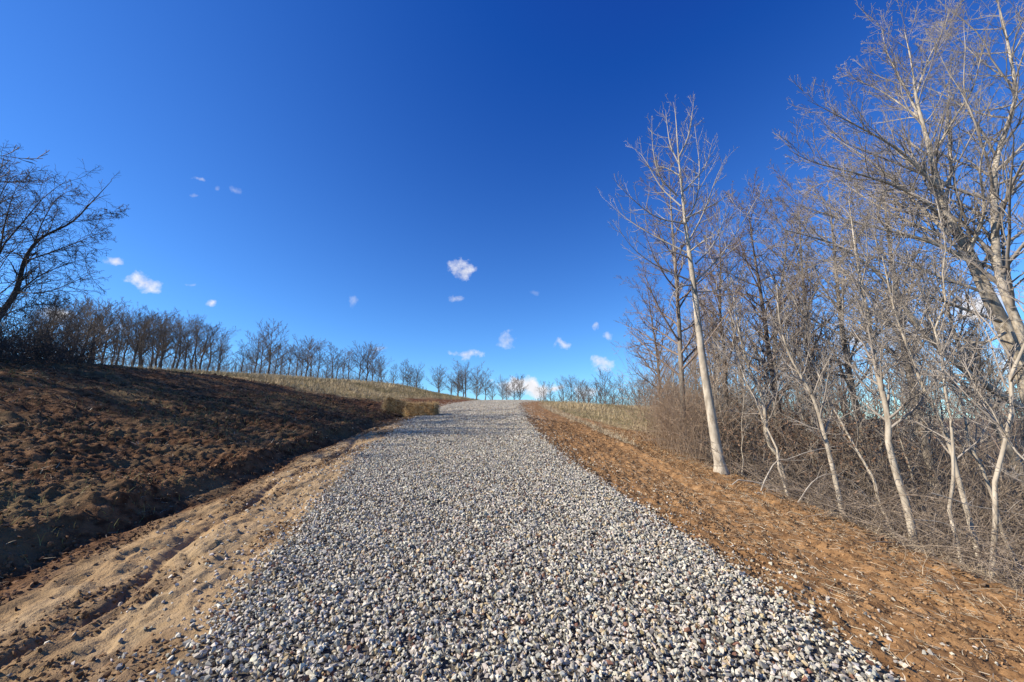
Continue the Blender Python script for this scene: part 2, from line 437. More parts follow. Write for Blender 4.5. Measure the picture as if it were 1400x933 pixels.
# ------------------------------------------------------------------ clods of soil
clod_var = [hull(300+i, 13, 1, .8, .5) for i in range(14)]
def clods(name, label, n, fx, smin, smax, c1, c2, power=2.2):
    px, py, keep = fx(n); px, py = px[keep], py[keep]
    s = smin+(smax-smin)*g.random(len(px))**power*np.interp(py, [0, 8, 20], [.9, 1, 1.6])
    mixf = g.random((len(px), 1)); col = np.array(c1)*(1-mixf)+np.array(c2)*mixf
    V, Fc, C = scatter(g, clod_var, np.stack([px, py, height(px, py)+s*.15], 1), s, col)
    m_ = attr_mat(name+'_soil', 'tint', .95)[0]
    tag(link(name, mesh_np(name, V, Fc, m_, smooth=False, attrs={'tint': C})), label, 'soil', kind='stuff')
def bank_pts(n):
    py = 1.0+19*g.random(n)**1.5; vv = g.uniform(.0, 13, n)**1.0; px = CX(py)-HW-vv
    t = toe(py); pr = np.where(vv > t*.8, 1, .03)*(.35+.65*sst(-.1, .35, fbm(px*1.2, py*1.2, 400, 3)))
    z_ = zones(px, py)
    return px, py, (g.random(n) < pr)&(vv > .25)&(z_[3] < .5)
clods('soil_clods', 'dark brown crumbled clods all over the bare bank', 130000, bank_pts, .005, .036, (.05, .024, .013), (.24, .14, .075), 2.8)
def dirt_pts(n):
    py = 1.0+15*g.random(n)**1.4; rr_ = g.uniform(.0, 5.0, n); px = CX(py)+HW+rr_
    z_ = zones(px, py); pr = .3+.7*sst(-.2, .4, fbm(px*1.6, py*.9, 410, 3))
    return px, py, (g.random(n) < pr)&(rr_ > .1)&(z_[4] < .6)
clods('dirt_crumbs', 'orange brown crumbs of dirt on the graded right shoulder', 110000, dirt_pts, .003, .022, (.075, .042, .021), (.38, .23, .112), 2.6)
clods('dark_chips', 'dark chips of bark and soil strewn over the right shoulder', 30000, dirt_pts, .004, .018, (.025, .016, .01), (.11, .065, .035), 2.0)
def wash_pts(n):
    py = 1.2+14*g.random(n)**1.3; vv = g.random(n)*toe(py)*.95; px = CX(py)-HW-vv
    pr = .04+.96*sst(.02, .28, fbm(px*1.7, py*.9, 131, 3)*-1+.25*fbm(px*5, py*4, 132, 2))
    return px, py, g.random(n) < pr
clods('silt_crumbs', 'brown crumbs of soil patched over the sandy wash beside the gravel', 42000, wash_pts, .003, .026, (.085, .048, .025), (.30, .19, .10), 3.2)
print('clods', time.time()-T0)

# ------------------------------------------------------------------ straw, grass
def blades(g, px, py, L, wid, lean, col, K=3, az=None):
    """thin bent blades, K points each, flat ribbons"""
    n = len(px); pz = height(px, py)
    az = g.uniform(0, 6.3, n) if az is None else az
    d = np.stack([np.cos(az)*np.sin(lean), np.sin(az)*np.sin(lean), np.cos(lean)], 1)
    side = unit(np.stack([-np.sin(az)+g.normal(0, .5, n), np.cos(az)+g.normal(0, .5, n), g.normal(0, .2, n)], 1))
    P = np.empty((n, K, 3)); P[:, 0] = np.stack([px, py, pz+.004], 1)
    for k in range(1, K):
        P[:, k] = P[:, k-1]+d*(L/(K-1))[:, None]; d = unit(d+np.array([0, 0, -.25])*np.sin(lean)[:, None]+g.normal(0, .12, (n, 3)))
        d[:, 2] = np.maximum(d[:, 2], .02)
    wk = wid[:, None]*np.linspace(1, .35, K)[None]
    A = P+side[:, None]*wk[..., None]; B = P-side[:, None]*wk[..., None]
    V = np.stack([A, B], 2).reshape(-1, 3)
    b_ = np.arange(n)[:, None]*2*K; k = np.arange(K-1)[None]*2
    Fc = np.stack([b_+k, b_+k+1, b_+k+3, b_+k+2], -1).reshape(-1, 4)
    return V, Fc, np.repeat(col, 2*K, 0)
def mixcol(g, n, a, b_):
    t = g.random((n, 1)); return (np.array(a)*(1-t)+np.array(b_)*t)*g.uniform(.75, 1.2, (n, 1))
def stuff_blades(name, label, cat, sets):
    off = 0; Vs, Fs, Cs = [], [], []
    for V, Fc, C in sets: Vs.append(V); Fs.append(Fc+off); Cs.append(C); off += len(V)
    m_ = attr_mat(name+'_blade', 'tint', .7)[0]
    o = link(name, mesh_np(name, np.vstack(Vs), np.vstack(Fs), m_, attrs={'tint': np.vstack(Cs)}))
    return tag(o, label, cat, kind='stuff')
# dry field grass
def field(n, x0, x1, y0, y1):
    px = g.uniform(x0, x1, n); py = g.uniform(y0, y1, n); z_ = zones(px, py)
    cl = fbm(px*.8, py*.8, 500, 3); k = (z_[3] > .45)&(np.abs(z_[6]) > HW+.1)&(g.random(n) < .25+.75*sst(-.35, .25, cl))
    return px[k], py[k]
S_ = []
for (n, bx) in ((120000, (-26, -2, 14, 44)), (70000, (1, 20, 14, 48))):
    px, py = field(n, *bx); n = len(px); dist = np.hypot(px, py)
    pt = sst(-.3, .3, fbm(px*.35, py*.35, 530, 4))[:, None]*.9+.1; gc = mixcol(g, n, (.24, .18, .09), (.64, .52, .32))*pt+mixcol(g, n, (.13, .11, .05), (.30, .25, .13))*(1-pt)
    S_.append(blades(g, px, py, g.uniform(.08, .30, n)*(.6+.6*pt[:, 0]), .004+.00022*dist, np.abs(g.normal(.7, .4, n)), gc))
stuff_blades('dry_grass', 'pale dry winter grass covering the hillside and the field', 'grass', S_)
# straw litter on the right shoulder
n = 46000; py = 1.2+16*g.random(n)**1.3; rr_ = .1+g.beta(1.8, 1.3, n)*4.9; px = CX(py)+HW+rr_
k = g.random(n) < .3+.7*sst(-.1, .4, fbm(px*.9, py*.7, 510, 3)); px, py = px[k], py[k]; n = len(px)
az = math.pi/2+g.normal(.25, .75, n)
S_ = [blades(g, px, py, g.uniform(.025, .15, n)*np.where(g.random(n) < .1, 2, 1), g.uniform(.0014, .0042, n), np.abs(g.normal(1.5, .12, n)), mixcol(g, n, (.36, .27, .14), (.78, .68, .48)), 4, az)]
# windrow of straw along the field edge
n = 5200; py = g.uniform(11, 27, n); rr_ = np.interp(py, [11, 14, 18, 24, 27], [2.6, 2.6, 2.3, 1.9, 1.6])+g.normal(0, .16, n); px = CX(py)+HW+rr_
S_.append(blades(g, px, py, g.uniform(.08, .3, n), .005+0*py, np.abs(g.normal(1.15, .35, n)), mixcol(g, n, (.40, .31, .18), (.64, .55, .38)), 4))
stuff_blades('loose_straw', 'scattered straw stalks lying on the orange dirt shoulder', 'straw', S_)
# sprouts and straw bits on the dark bank
n = 42000; py = 1.6+19*g.random(n)**1.1; vv = g.uniform(1.0, 12, n); px = CX(py)-HW-vv; z_ = zones(px, py)
k = (vv > toe(py)+.1)&(g.random(n) < .04+.96*sst(-.05, .45, fbm(px*.4, py*.4, 520, 3))*np.interp(py, [3, 9], [.35, 1])); px, py = px[k], py[k]; n = len(px)
S_ = [blades(g, px, py, g.uniform(.03, .12, n), g.uniform(.0015, .004, n), np.abs(g.normal(.6, .4, n)), mixcol(g, n, (.09, .10, .03), (.26, .24, .09)))]
n = 9000; py = 1.6+19*g.random(n)**1.2; vv = g.uniform(1.2, 12, n); px = CX(py)-HW-vv; k = vv > toe(py); px, py = px[k], py[k]; n = len(px)
S_.append(blades(g, px, py, g.uniform(.03, .14, n), g.uniform(.0015, .0045, n), np.abs(g.normal(1.3, .3, n)), mixcol(g, n, (.32, .25, .15), (.62, .54, .40)), 4))
stuff_blades('bank_sprouts', 'thin green sprouts and pale straw bits on the bare bank', 'grass', S_)
# dead grass and leaf litter at the wood's edge
n = 18000; py = 1.2+24*g.random(n)**1.3; px = wood_x(py)+g.normal(.9, .9, n)
S_ = [blades(g, px, py, g.uniform(.06, .34, n), g.uniform(.0015, .0035, n), np.abs(g.normal(1.25, .3, n)), mixcol(g, n, (.14, .098, .06), (.50, .41, .28)), 4)]
n = 30000; py = 1+34*g.random(n)**1.2; px = wood_x(py)-.2+12*g.random(n)**1.3
S_.append(blades(g, px, py, g.uniform(.04, .1, n), g.uniform(.012, .03, n), np.abs(g.normal(1.35, .25, n)), mixcol(g, n, (.09, .055, .032), (.30, .21, .13)), 3))
stuff_blades('leaf_litter', 'dead grass and fallen leaves along the edge of the woods', 'leaf litter', S_)
print('blades', time.time()-T0)

# ------------------------------------------------------------------ straw bales
def bale(loc, rot, label):
    e = bpy.data.objects.new('straw_bale', None); COL.objects.link(e); e.location = loc; e.rotation_euler = rot
    tag(e, label, 'straw bale', 'straw bales across the ditch')
    L_, W_, H_ = 1.12, .5, .46
    bm = bmesh.new(); bmesh.ops.create_cube(bm, size=1)
    bmesh.ops.scale(bm, vec=(L_, W_, H_), verts=bm.verts)
    bmesh.ops.bevel(bm, geom=bm.edges[:], offset=.05, segments=2, affect='EDGES')
    bmesh.ops.subdivide_edges(bm, edges=bm.edges[:], cuts=7, use_grid_fill=True)
    gg = np.random.default_rng(int(loc[0]*100) & 0xffff)
    for vtx in bm.verts:
        c = vtx.co; nn = fbm(np.array([c.x*4+c.z*3]), np.array([c.y*6+c.z*5]), 611, 3)[0]
        pinch = 1-.05*(math.exp(-((c.x-.2)/.05)**2)+math.exp(-((c.x+.2)/.05)**2))
        vtx.co = Vector((c.x+gg.normal(0, .006), c.y*pinch*(1+.2*nn)+gg.normal(0, .012), c.z*pinch*(1+.2*nn)+gg.normal(0, .012)+H_/2))
    me = bpy.data.meshes.new('packed_straw'); bm.to_mesh(me); bm.free(); me.materials.append(M['straw'])
    link('packed_straw', me, e)
    for xx in (-.2, .2):
        a_ = np.linspace(0, 2*math.pi, 25); c_, s_ = np.cos(a_), np.sin(a_)
        k_ = 1/np.maximum(np.abs(c_), np.abs(s_))**.85
        tb = Tubes(); tb.add(np.stack([0*a_+xx, c_*k_*W_*.485, s_*k_*H_*.485+H_/2], 1), 0*a_+.006, 5)
        link('twine', tb.mesh('twine', M['twine']), e)
    n = 2600; f = gg.integers(0, 5, n); p = gg.uniform(-.5, .5, (n, 3))*np.array([L_, W_, H_]); nrm = np.zeros((n, 3))
    for i, (ax, sg) in enumerate(((0, 1), (0, -1), (1, 1), (1, -1), (2, 1))):
        m_ = f == i; p[m_, ax] = sg*np.array([L_, W_, H_])[ax]*.49; nrm[m_, ax] = sg
    p[:, 2] += H_/2
    d = unit(nrm*.5+gg.normal(0, .6, (n, 3))); ll = gg.uniform(.05, .16, n)
    Q = np.stack([p-d*.03, p+d*ll[:, None]*.5, p+d*ll[:, None]+np.array([0, 0, -.02])], 1)
    tb = Tubes(); tb.add(Q, np.full((n, 3), .0026), 3)
    link('straw_stalks', tb.mesh('straw_stalks', M['stalk']), e)
    return e
M['straw'] = plain('packed_straw', (.17, .08, .026), (.42, .24, .09), 25)
M['stalk'] = plain('straw_stalk', (.48, .32, .14), (.72, .56, .31), 9)
M['twine'] = plain('twine', (.30, .20, .08), (.42, .30, .14), 20)
b1 = at(577, 566, 15.4); b2 = at(545, 566, 15.6)
bale((b1[0], 15.4, hgt(b1[0], 15.4)-.02), (R(2), R(-1), R(-6)), 'straw bale lying level at the edge of the gravel')
bale((b2[0]-.08, 15.75, hgt(b2[0]-.08, 15.75)+.10), (R(-3), R(17), R(12)), 'straw bale tilted down the dark ditch bank')

# ------------------------------------------------------------------ trees
def build_tree(name, trunk, tr, crown_tubes_fn, bark_m, twig_m, label, cat='tree', group=None, base=None, S=12):
    base = trunk[0] if base is None else base
    e = bpy.data.objects.new(name, None); COL.objects.link(e); e.location = base
    tag(e, label, cat, group)
    tb = Tubes(); tb.add(trunk-base, tr, S); o = link('trunk', tb.mesh('trunk', bark_m), e)
    cb = Tubes(); crown_tubes_fn(cb, base); link('crown', cb.mesh('crown', twig_m), e)
    return e
def levels(cb, base, g, P, Rr, spec, S0=6, keep=None):
    """spec: list of grow() argument dicts; adds every level to the crown"""
    for i, sp in enumerate(spec):
        P, Rr = grow(g, P, Rr, **sp)
        cb.add(P-base, Rr, 5 if (i == 0 and S0 > 4) else 3)
def lift(pts, g=None):
    return np.array(pts)
def px_path(pts, Y, n, dY=0.0):
    """photo pixels -> a path in the world about Y metres ahead, leaning dY metres away along its length"""
    q = [at(a, b_, Y+dY*i/max(1, len(pts)-1)) for i, (a, b_) in enumerate(pts)]
    return resample(q, n)
def ground_trunk(P, sink=.15):
    """let the first point meet the ground"""
    P = P.copy(); zg = hgt(P[0, 0], P[0, 1]); dz = zg-sink-P[0, 2]
    P[:, 2] += dz*np.linspace(1, 0, len(P))**2 if abs(dz) < 2.5 else 0
    if abs(dz) >= 2.5: P = np.vstack([[P[0, 0]+.15, P[0, 1], zg-sink], P])
    return P
TW3 = dict(t0=.15, t1=.98, ang=.75, spread=.25, ratio=.42, K=4, up=.25, wob=.12, rr=.7, tip=.0026)

# the tall pale tree at the wood's edge
g = np.random.default_rng(11)
Yt = 8.9
tp = px_path([(987, 652), (978, 600), (969, 545), (959, 480), (949, 394), (943, 351), (937, 305), (932, 259), (927, 205), (924, 162), (921, 140)], Yt, 30)
tp = ground_trunk(tp, .1)
tr = np.interp(np.linspace(0, 1, len(tp)), [0, .035, .25, .5, .7, 1], [.185, .108, .083, .055, .03, .004])
L1 = [([(949, 388), (990, 344), (1020, 297), (1044, 255)], 1.2), ([(944, 384), (897, 363), (866, 340), (843, 309)], -1.0), ([(940, 346), (897, 324), (859, 301), (828, 274)], .7),
      ([(937, 306), (897, 297), (862, 270), (837, 243)], -.7), ([(931, 282), (903, 255), (878, 213), (859, 199)], .8), ([(926, 268), (903, 243), (893, 205), (891, 159)], -.5),
      ([(940, 303), (953, 270), (956, 224), (949, 170)], .4), ([(943, 328), (961, 293), (978, 247), (993, 213)], -.9), ([(951, 361), (974, 336), (990, 300), (997, 274)], 1.0),
      ([(948, 390), (930, 392), (919, 405), (914, 424)], -.3), ([(934, 262), (950, 246), (965, 226), (975, 190)], .6), ([(929, 225), (917, 200), (912, 170), (910, 150)], .4),
      ([(928, 215), (940, 190), (946, 160), (949, 132)], -.4), ([(946, 400), (985, 396), (1020, 378)], .8), ([(941, 352), (915, 344), (888, 350)], -.8), ([(935, 300), (975, 280), (1005, 262)], -.6),
      ([(942, 345), (962, 330), (985, 318)], -1.1), ([(929, 240), (905, 228), (890, 235)], .5)]
def f(cb, base):
    P = np.stack([px_path(p, Yt, 10, d) for p, d in L1]); n1 = len(P)
    r0 = np.array([.021]*n1); Rr = r0[:, None]*np.linspace(1, .12, 10)[None]
    cb.add(P-base, Rr, 6)
    P2, R2 = grow(g, P, Rr, 15, .12, .98, .75, .25, .34, 6, .5, .08, .6, .003)
    cb.add(P2-base, R2, 4)
    P3, R3 = grow(g, P2, R2, 5, .2, .98, .75, .25, .45, 4, .4, .12, .7, .0026); cb.add(P3-base, R3, 3)
    Pt, Rt = grow(g, tp[None], tr[None], 26, .55, .99, .8, .2, .11, 6, .7, .08, .3, .003, .3); cb.add(Pt-base, Rt, 3)
    Pq, Rq = grow(g, Pt, Rt, 4, .2, .98, .7, .25, .45, 4, .3, .12, .7, .0026); cb.add(Pq-base, Rq, 3)
build_tree('tall_tree', tp, tr, f, M['pale_bark'], M['pale_twig'], 'tall slender bare tree with smooth pale trunk standing at the dirt shoulder', 'tree', S=16)

# the large spreading tree at the right of the photo
g = np.random.default_rng(12)
Yb = 9.6
bt = px_path([(1432, 640), (1400, 510), (1349, 400), (1323, 343), (1293, 291), (1280, 244), (1267, 189), (1254, 141), (1246, 86), (1236, 40)], Yb, 30, -.6)
bt = ground_trunk(bt)
br = np.interp(np.linspace(0, 1, len(bt)), [0, .3, .5, .7, .85, 1], [.20, .15, .10, .055, .026, .005])
BL = [([(1297, 320), (1254, 279), (1224, 249), (1181, 214), (1126, 180)], 1.0, .075), ([(1282, 257), (1229, 206), (1169, 171), (1104, 137)], -.8, .06), ([(1262, 165), (1241, 150), (1203, 124), (1147, 99)], .7, .04),
      ([(1400, 560), (1340, 522), (1290, 482), (1250, 440), (1212, 385), (1150, 338), (1075, 315)], -1.2, .12), ([(1330, 360), (1270, 330), (1200, 312), (1120, 290), (1066, 270)], .6, .07),
      ([(1345, 400), (1290, 380), (1230, 360), (1160, 350), (1090, 372)], 1.4, .06), ([(1290, 285), (1300, 230), (1296, 160), (1300, 90)], .9, .07), ([(1275, 215), (1300, 170), (1330, 120), (1345, 60)], -1, .05),
      ([(1325, 345), (1345, 290), (1340, 230), (1352, 180)], -1.2, .07), ([(1262, 170), (1232, 110), (1212, 70), (1204, 30)], .4, .04), ([(1295, 300), (1240, 262), (1180, 240), (1112, 222), (1078, 205)], -1.3, .06),
      ([(1368, 440), (1310, 420), (1262, 405), (1200, 420), (1140, 430)], -1.4, .06), ([(1375, 455), (1340, 470), (1290, 460), (1230, 462), (1180, 476)], .9, .05), ([(1252, 130), (1270, 80), (1290, 40), (1300, 5)], .4, .04),
      ([(1330, 355), (1285, 322), (1226, 296), (1170, 262), (1130, 232)], 2.0, .06)]
def f(cb, base):
    P1, R1 = grow(g, bt[None], br[None], 30, .42, .99, .7, .2, .2, 9, .5, .08, .45, .0045, .4); cb.add(P1-base, R1, 4)
    P2, R2 = grow(g, P1, R1, 10, .12, .98, .7, .25, .4, 6, .4, .1, .6, .004); cb.add(P2-base, R2, 3)
    P3, R3 = grow(g, P2, R2, 4, .15, .98, .7, .25, .5, 4, .3, .12, .65, .0036); cb.add(P3-base, R3, 3)
    for pts, d, r0 in BL:
        P = px_path(pts, Yb-.35, 14, d)[None]; Rr = (r0*np.linspace(1, .1, 14))[None]; Rr = Rr*.66; lb = Tubes(); lb.add(P-base, Rr, 8); limbs.append(lb.mesh('limb', M['pale_bark']))
        P2, R2 = grow(g, P, Rr, 27, .1, .98, .65, .25, .36, 8, .45, .08, .5, .0036); cb.add(P2-base, R2, 4)
        P3, R3 = grow(g, P2, R2, 10, .15, .98, .65, .25, .45, 5, .35, .09, .65, .003); cb.add(P3-base, R3, 3)
        P4, R4 = grow(g, P3, R3, 3, .2, .95, .7, .25, .55, 4, .2, .10, .75, .0028); cb.add(P4-base, R4, 3)
limbs = []
spread = build_tree('spreading_tree', bt, br, f, M['pale_bark'], M['grey_twig'], 'massive pale tree fanning many limbs over the woods from the far right', 'tree', S=18)
for lm in limbs: link('limb', lm, spread)

# trees and saplings in the front of the woods
def crown_fn(g, P, Rr, n1, t0, ang, ratio, up, n2, n3, tip, wob=.09, n4=0):
    def f(cb, base):
        P1, R1 = grow(g, P[None], Rr[None], n1, t0, .98, ang, .22, ratio, 10, up, wob, .55, tip*1.1, .55); cb.add(P1-base, R1, 5)
        P2, R2 = grow(g, P1, R1, n2, .12, .98, .7, .25, .38, 6, up*.5, wob*1.2, .6, tip); cb.add(P2-base, R2, 3)
        P3, R3 = grow(g, P2, R2, n3, .2, .98, .7, .25, .45, 4, .25, .13, .7, tip); cb.add(P3-base, R3, 3)
        if n4:
            P4, R4 = grow(g, P3, R3, n4, .2, .98, .7, .25, .5, 3, .2, .13, .8, tip); cb.add(P4-base, R4, 3)
    return f
FW = [ # name, px path, Y, base r, bark, twig, n1,t0,ang,ratio,up, label
 ('slender_tree', [(935, 610), (930, 480), (925, 390), (918, 293), (914, 225)], 12.0, .085, 'grey_bark', 'brown_twig', 26, .22, .9, .30, .7, 'slender grey tree just behind the tall pale tree, vines around its foot'),
 ('dark_tree', [(1072, 640), (1062, 540), (1051, 478), (1040, 400), (1030, 340), (1022, 280)], 12.5, .10, 'brown_bark', 'brown_twig', 30, .25, .85, .30, .6, 'dark upright tree with a twiggy rounded crown right of the tall pale tree'),
 ('crooked_sapling', [(1076, 668), (1064, 615), (1048, 590), (1042, 540), (1022, 496), (1008, 440), (1000, 380)], 9.6, .05, 'pale_bark', 'grey_twig', 16, .35, .7, .28, .6, 'crooked pale sapling with a zigzag trunk beside the dark upright tree'),
 ('forked_tree', [(1062, 620), (1060, 560), (1056, 500), (1060, 430), (1072, 360), (1078, 300)], 13.5, .09, 'grey_bark', 'grey_twig', 26, .3, .8, .28, .6, 'grey tree close behind the crooked sapling'),
 ('leaning_sapling', [(1152, 694), (1138, 630), (1122, 570), (1111, 537), (1092, 505), (1078, 480), (1066, 440), (1062, 390)], 7.4, .042, 'pale_bark', 'grey_twig', 18, .3, .8, .26, .6, 'pale sapling leaning left over the tangle of brush'),
 ('bent_tree', [(1250, 742), (1238, 680), (1222, 630), (1212, 590), (1212, 560), (1196, 490), (1190, 450), (1176, 380), (1168, 330), (1160, 270)], 6.6, .052, 'pale_bark', 'grey_twig', 26, .3, .75, .27, .7, 'bent pale tree with mottled trunk rising beside the dirt shoulder'),
 ('thin_sapling', [(1338, 750), (1322, 690), (1304, 625), (1298, 600), (1280, 555), (1262, 524), (1236, 460), (1222, 420), (1206, 350)], 6.3, .036, 'pale_bark', 'grey_twig', 18, .3, .75, .26, .5, 'thin wavy sapling between the bent pale tree and the photo edge'),
 ('straight_tree', [(1182, 640), (1172, 560), (1160, 500), (1148, 430), (1140, 340), (1132, 250)], 12.5, .10, 'grey_bark', 'grey_twig', 30, .3, .8, .28, .6, 'straight grey tree behind the leaning sapling'),
 ('grey_tree', [(1268, 620), (1250, 540), (1236, 470), (1226, 400), (1214, 320), (1205, 240)], 12.0, .11, 'grey_bark', 'grey_twig', 30, .3, .8, .28, .6, 'grey tree behind the bent pale tree'),
 ('white_tree', [(1398, 650), (1372, 600), (1350, 555), (1322, 500), (1300, 440), (1285, 380)], 11.2, .11, 'pale_bark', 'grey_twig', 26, .3, .8, .28, .5, 'white barked tree low behind the dark leaning limb'),
 ('old_tree', [(1440, 560), (1390, 440), (1366, 377), (1360, 300), (1361, 223), (1387, 141), (1383, 86), (1366, 10), (1350, -40)], 9.0, .095, 'pale_bark', 'grey_twig', 34, .2, .7, .26, .5, 'tall pale tree with a kinked trunk running up the right edge of the photo'),
 ('young_tree', [(998, 620), (992, 540), (990, 480), (984, 420), (985, 350), (980, 290)], 14.0, .075, 'brown_bark', 'brown_twig', 28, .3, .8, .27, .6, 'young brown tree directly behind the tall pale trunk'),
 ('twiggy_tree', [(905, 575), (902, 530), (898, 480), (890, 430), (884, 380)], 17.5, .07, 'brown_bark', 'brown_twig', 28, .15, .95, .34, .5, 'low twiggy tree at the outermost corner of the woods beside the field'),
 ('split_tree', [(1118, 640), (1110, 560), (1104, 490), (1100, 420), (1094, 330), (1092, 260)], 14.5, .10, 'grey_bark', 'brown_twig', 30, .25, .8, .28, .6, 'tall grey tree between the dark upright tree and the straight grey tree'),
]
for i, (nm, pts, Yd, r0, bk, tw, n1, t0, ang, ratio, up, label) in enumerate(FW):
    g = np.random.default_rng(50+i)
    P = px_path(pts, Yd, 22); P = ground_trunk(P)
    Rr = np.interp(np.linspace(0, 1, len(P)), [0, .05, .5, 1], [r0*1.25, r0, r0*.65, .006])
    build_tree(nm, P, Rr, crown_fn(g, P, Rr, int(n1*1.35), t0, ang, ratio*1.15, up*.8, 12, 7, .0027 if Yd < 10 else .0036, n4=2 if r0 > .07 else 0), M[bk], M[tw], label, 'sapling' if 'sapling' in nm else 'tree', S=10)
g = np.random.default_rng(66)
pole = []
for k_ in range(4):
    hs = np.linspace(0, 1, 14); kink = np.cumsum(g.normal(0, .05, (14, 2)), 0)*np.array([1, 1])*1.1; kink -= kink[0]
    P = np.stack([kink[:, 0], kink[:, 1], hs*5.2-.15], 1); Rr = np.interp(hs, [0, 1], [.026, .004])
    tb = Tubes(); tb.add(P, Rr, 8); cb = Tubes(); crown_fn(g, P, Rr, 22, .3, .75, .26, .6, 8, 4, .0034)(cb, np.zeros(3))
    pole.append((tb.mesh('trunk', M['pale_bark']), cb.mesh('crown', M['grey_twig'])))
done_ = []
while len(done_) < 30:
    y_ = g.uniform(4.6, 17); x_ = float(wood_x(y_))+.4+g.random()**1.3*6
    if any((x_-a)**2+(y_-b)**2 < .35 for a, b in done_): continue
    done_.append((x_, y_)); tm, cm = pole[len(done_) % 4]
    e = bpy.data.objects.new('pole_sapling', None); COL.objects.link(e); e.location = (x_, y_, hgt(x_, y_)); sc = g.uniform(.6, 1.25)
    e.scale = (sc*g.uniform(.8, 1.2),)*2+(sc,); e.rotation_euler = (g.normal(0, .1), g.normal(-.06, .1), g.uniform(0, 6.3))
    tag(e, 'thin pale sapling pole standing in the brush at the front of the woods', 'sapling', 'thin pale saplings in the brush of the woods')
    link('trunk', tm, e); link('crown', cm, e)
print('front woods', time.time()-T0)

# library of bare trees for the woods and the hilltop
def lib_tree(seed, Ht, r0, style, tip, bk, tw):
    g = np.random.default_rng(seed)
    K = 16; hs = np.linspace(0, 1, K)
    wob = np.cumsum(g.normal(0, .008, (K, 2)), 0)*Ht*.5
    P = np.stack([wob[:, 0], wob[:, 1], hs*Ht*(.8 if style == 'round' else 1)-.4], 1); P[0, :2] = 0
    Rr = r0*(1-.9*hs) if style == 'round' else np.maximum(r0*(1-hs), tip)
    tb = Tubes(); tb.add(P, Rr, 7)
    cb = Tubes()
    if style == 'round':
        P1, R1 = grow(g, P[None], Rr[None], 18, .22, 1.0, .78, .16, .66, 10, .55, .04, .5, tip*1.4, .45)
        P2, R2 = grow(g, P1, R1, 10, .08, 1.0, .6, .16, .46, 7, .35, .05, .6, tip)
        P3, R3 = grow(g, P2, R2, 5, .1, 1.0, .55, .18, .5, 5, .25, .06, .65, tip)
        P4, R4 = grow(g, P3, R3, 2, .2, 1.0, .5, .2, .6, 3, .15, .07, .8, tip*.8)
    else:
        P1, R1 = grow(g, P[None], Rr[None], 26, .25, .98, .7, .18, .40, 8, .6, .05, .5, tip*1.2, .6)
        P2, R2 = grow(g, P1, R1, 8, .15, 1.0, .6, .2, .45, 6, .35, .06, .6, tip)
        P3, R3 = grow(g, P2, R2, 5, .15, 1.0, .58, .2, .48, 4, .25, .07, .7, tip)
        P4, R4 = grow(g, P3, R3, 2, .2, 1.0, .5, .2, .6, 3, .15, .08, .8, tip*.8)
    cb.add(P1, R1, 5); cb.add(P2, R2, 3); cb.add(P3, R3, 3); cb.add(P4, R4, 3)
    top = max(float(q[:, 2].max()) for q in cb.V)
    return tb.mesh('trunk', bk), cb.mesh('crown', tw), top
LIB = {'round': [lib_tree(200+i, 12, .19, 'round', .012, M['brown_bark'], M['far_twig']) for i in range(8)],
       'tall': [lib_tree(230+i, 12, .15, 'tall', .012, M['brown_bark'], M['far_twig']) for i in range(8)],
       'wood': [lib_tree(260+i, 11, .13, 'tall', .005, M['grey_bark'], M['grey_twig']) for i in range(5)],
       'woodround': [lib_tree(280+i, 10, .15, 'round', .005, M['grey_bark'], M['brown_twig']) for i in range(4)]}
def place(kind, i, loc, sc, rz, label, group, name='bare_tree', cat='tree', sxy=1.0):
    tm, cm, top_ = LIB[kind][i % len(LIB[kind])]
    e = bpy.data.objects.new(name, None); COL.objects.link(e)
    e.location = loc; e.scale = (sc*sxy, sc*sxy, sc); e.rotation_euler = (.05*math.sin(7*rz), .05*math.cos(11*rz), rz)
    tag(e, label, cat, group); link('trunk', tm, e); link('crown', cm, e)
    return e
ORD = ['first', 'second', 'third', 'fourth', 'fifth', 'sixth', 'seventh', 'eighth', 'ninth', 'tenth', 'eleventh', 'twelfth', 'thirteenth', 'fourteenth', 'fifteenth', 'sixteenth', 'seventeenth',
       'eighteenth', 'nineteenth', 'twentieth', 'twenty-first', 'twenty-second', 'twenty-third', 'twenty-fourth', 'twenty-fifth', 'twenty-sixth', 'twenty-seventh', 'twenty-eighth', 'twenty-ninth', 'thirtieth']
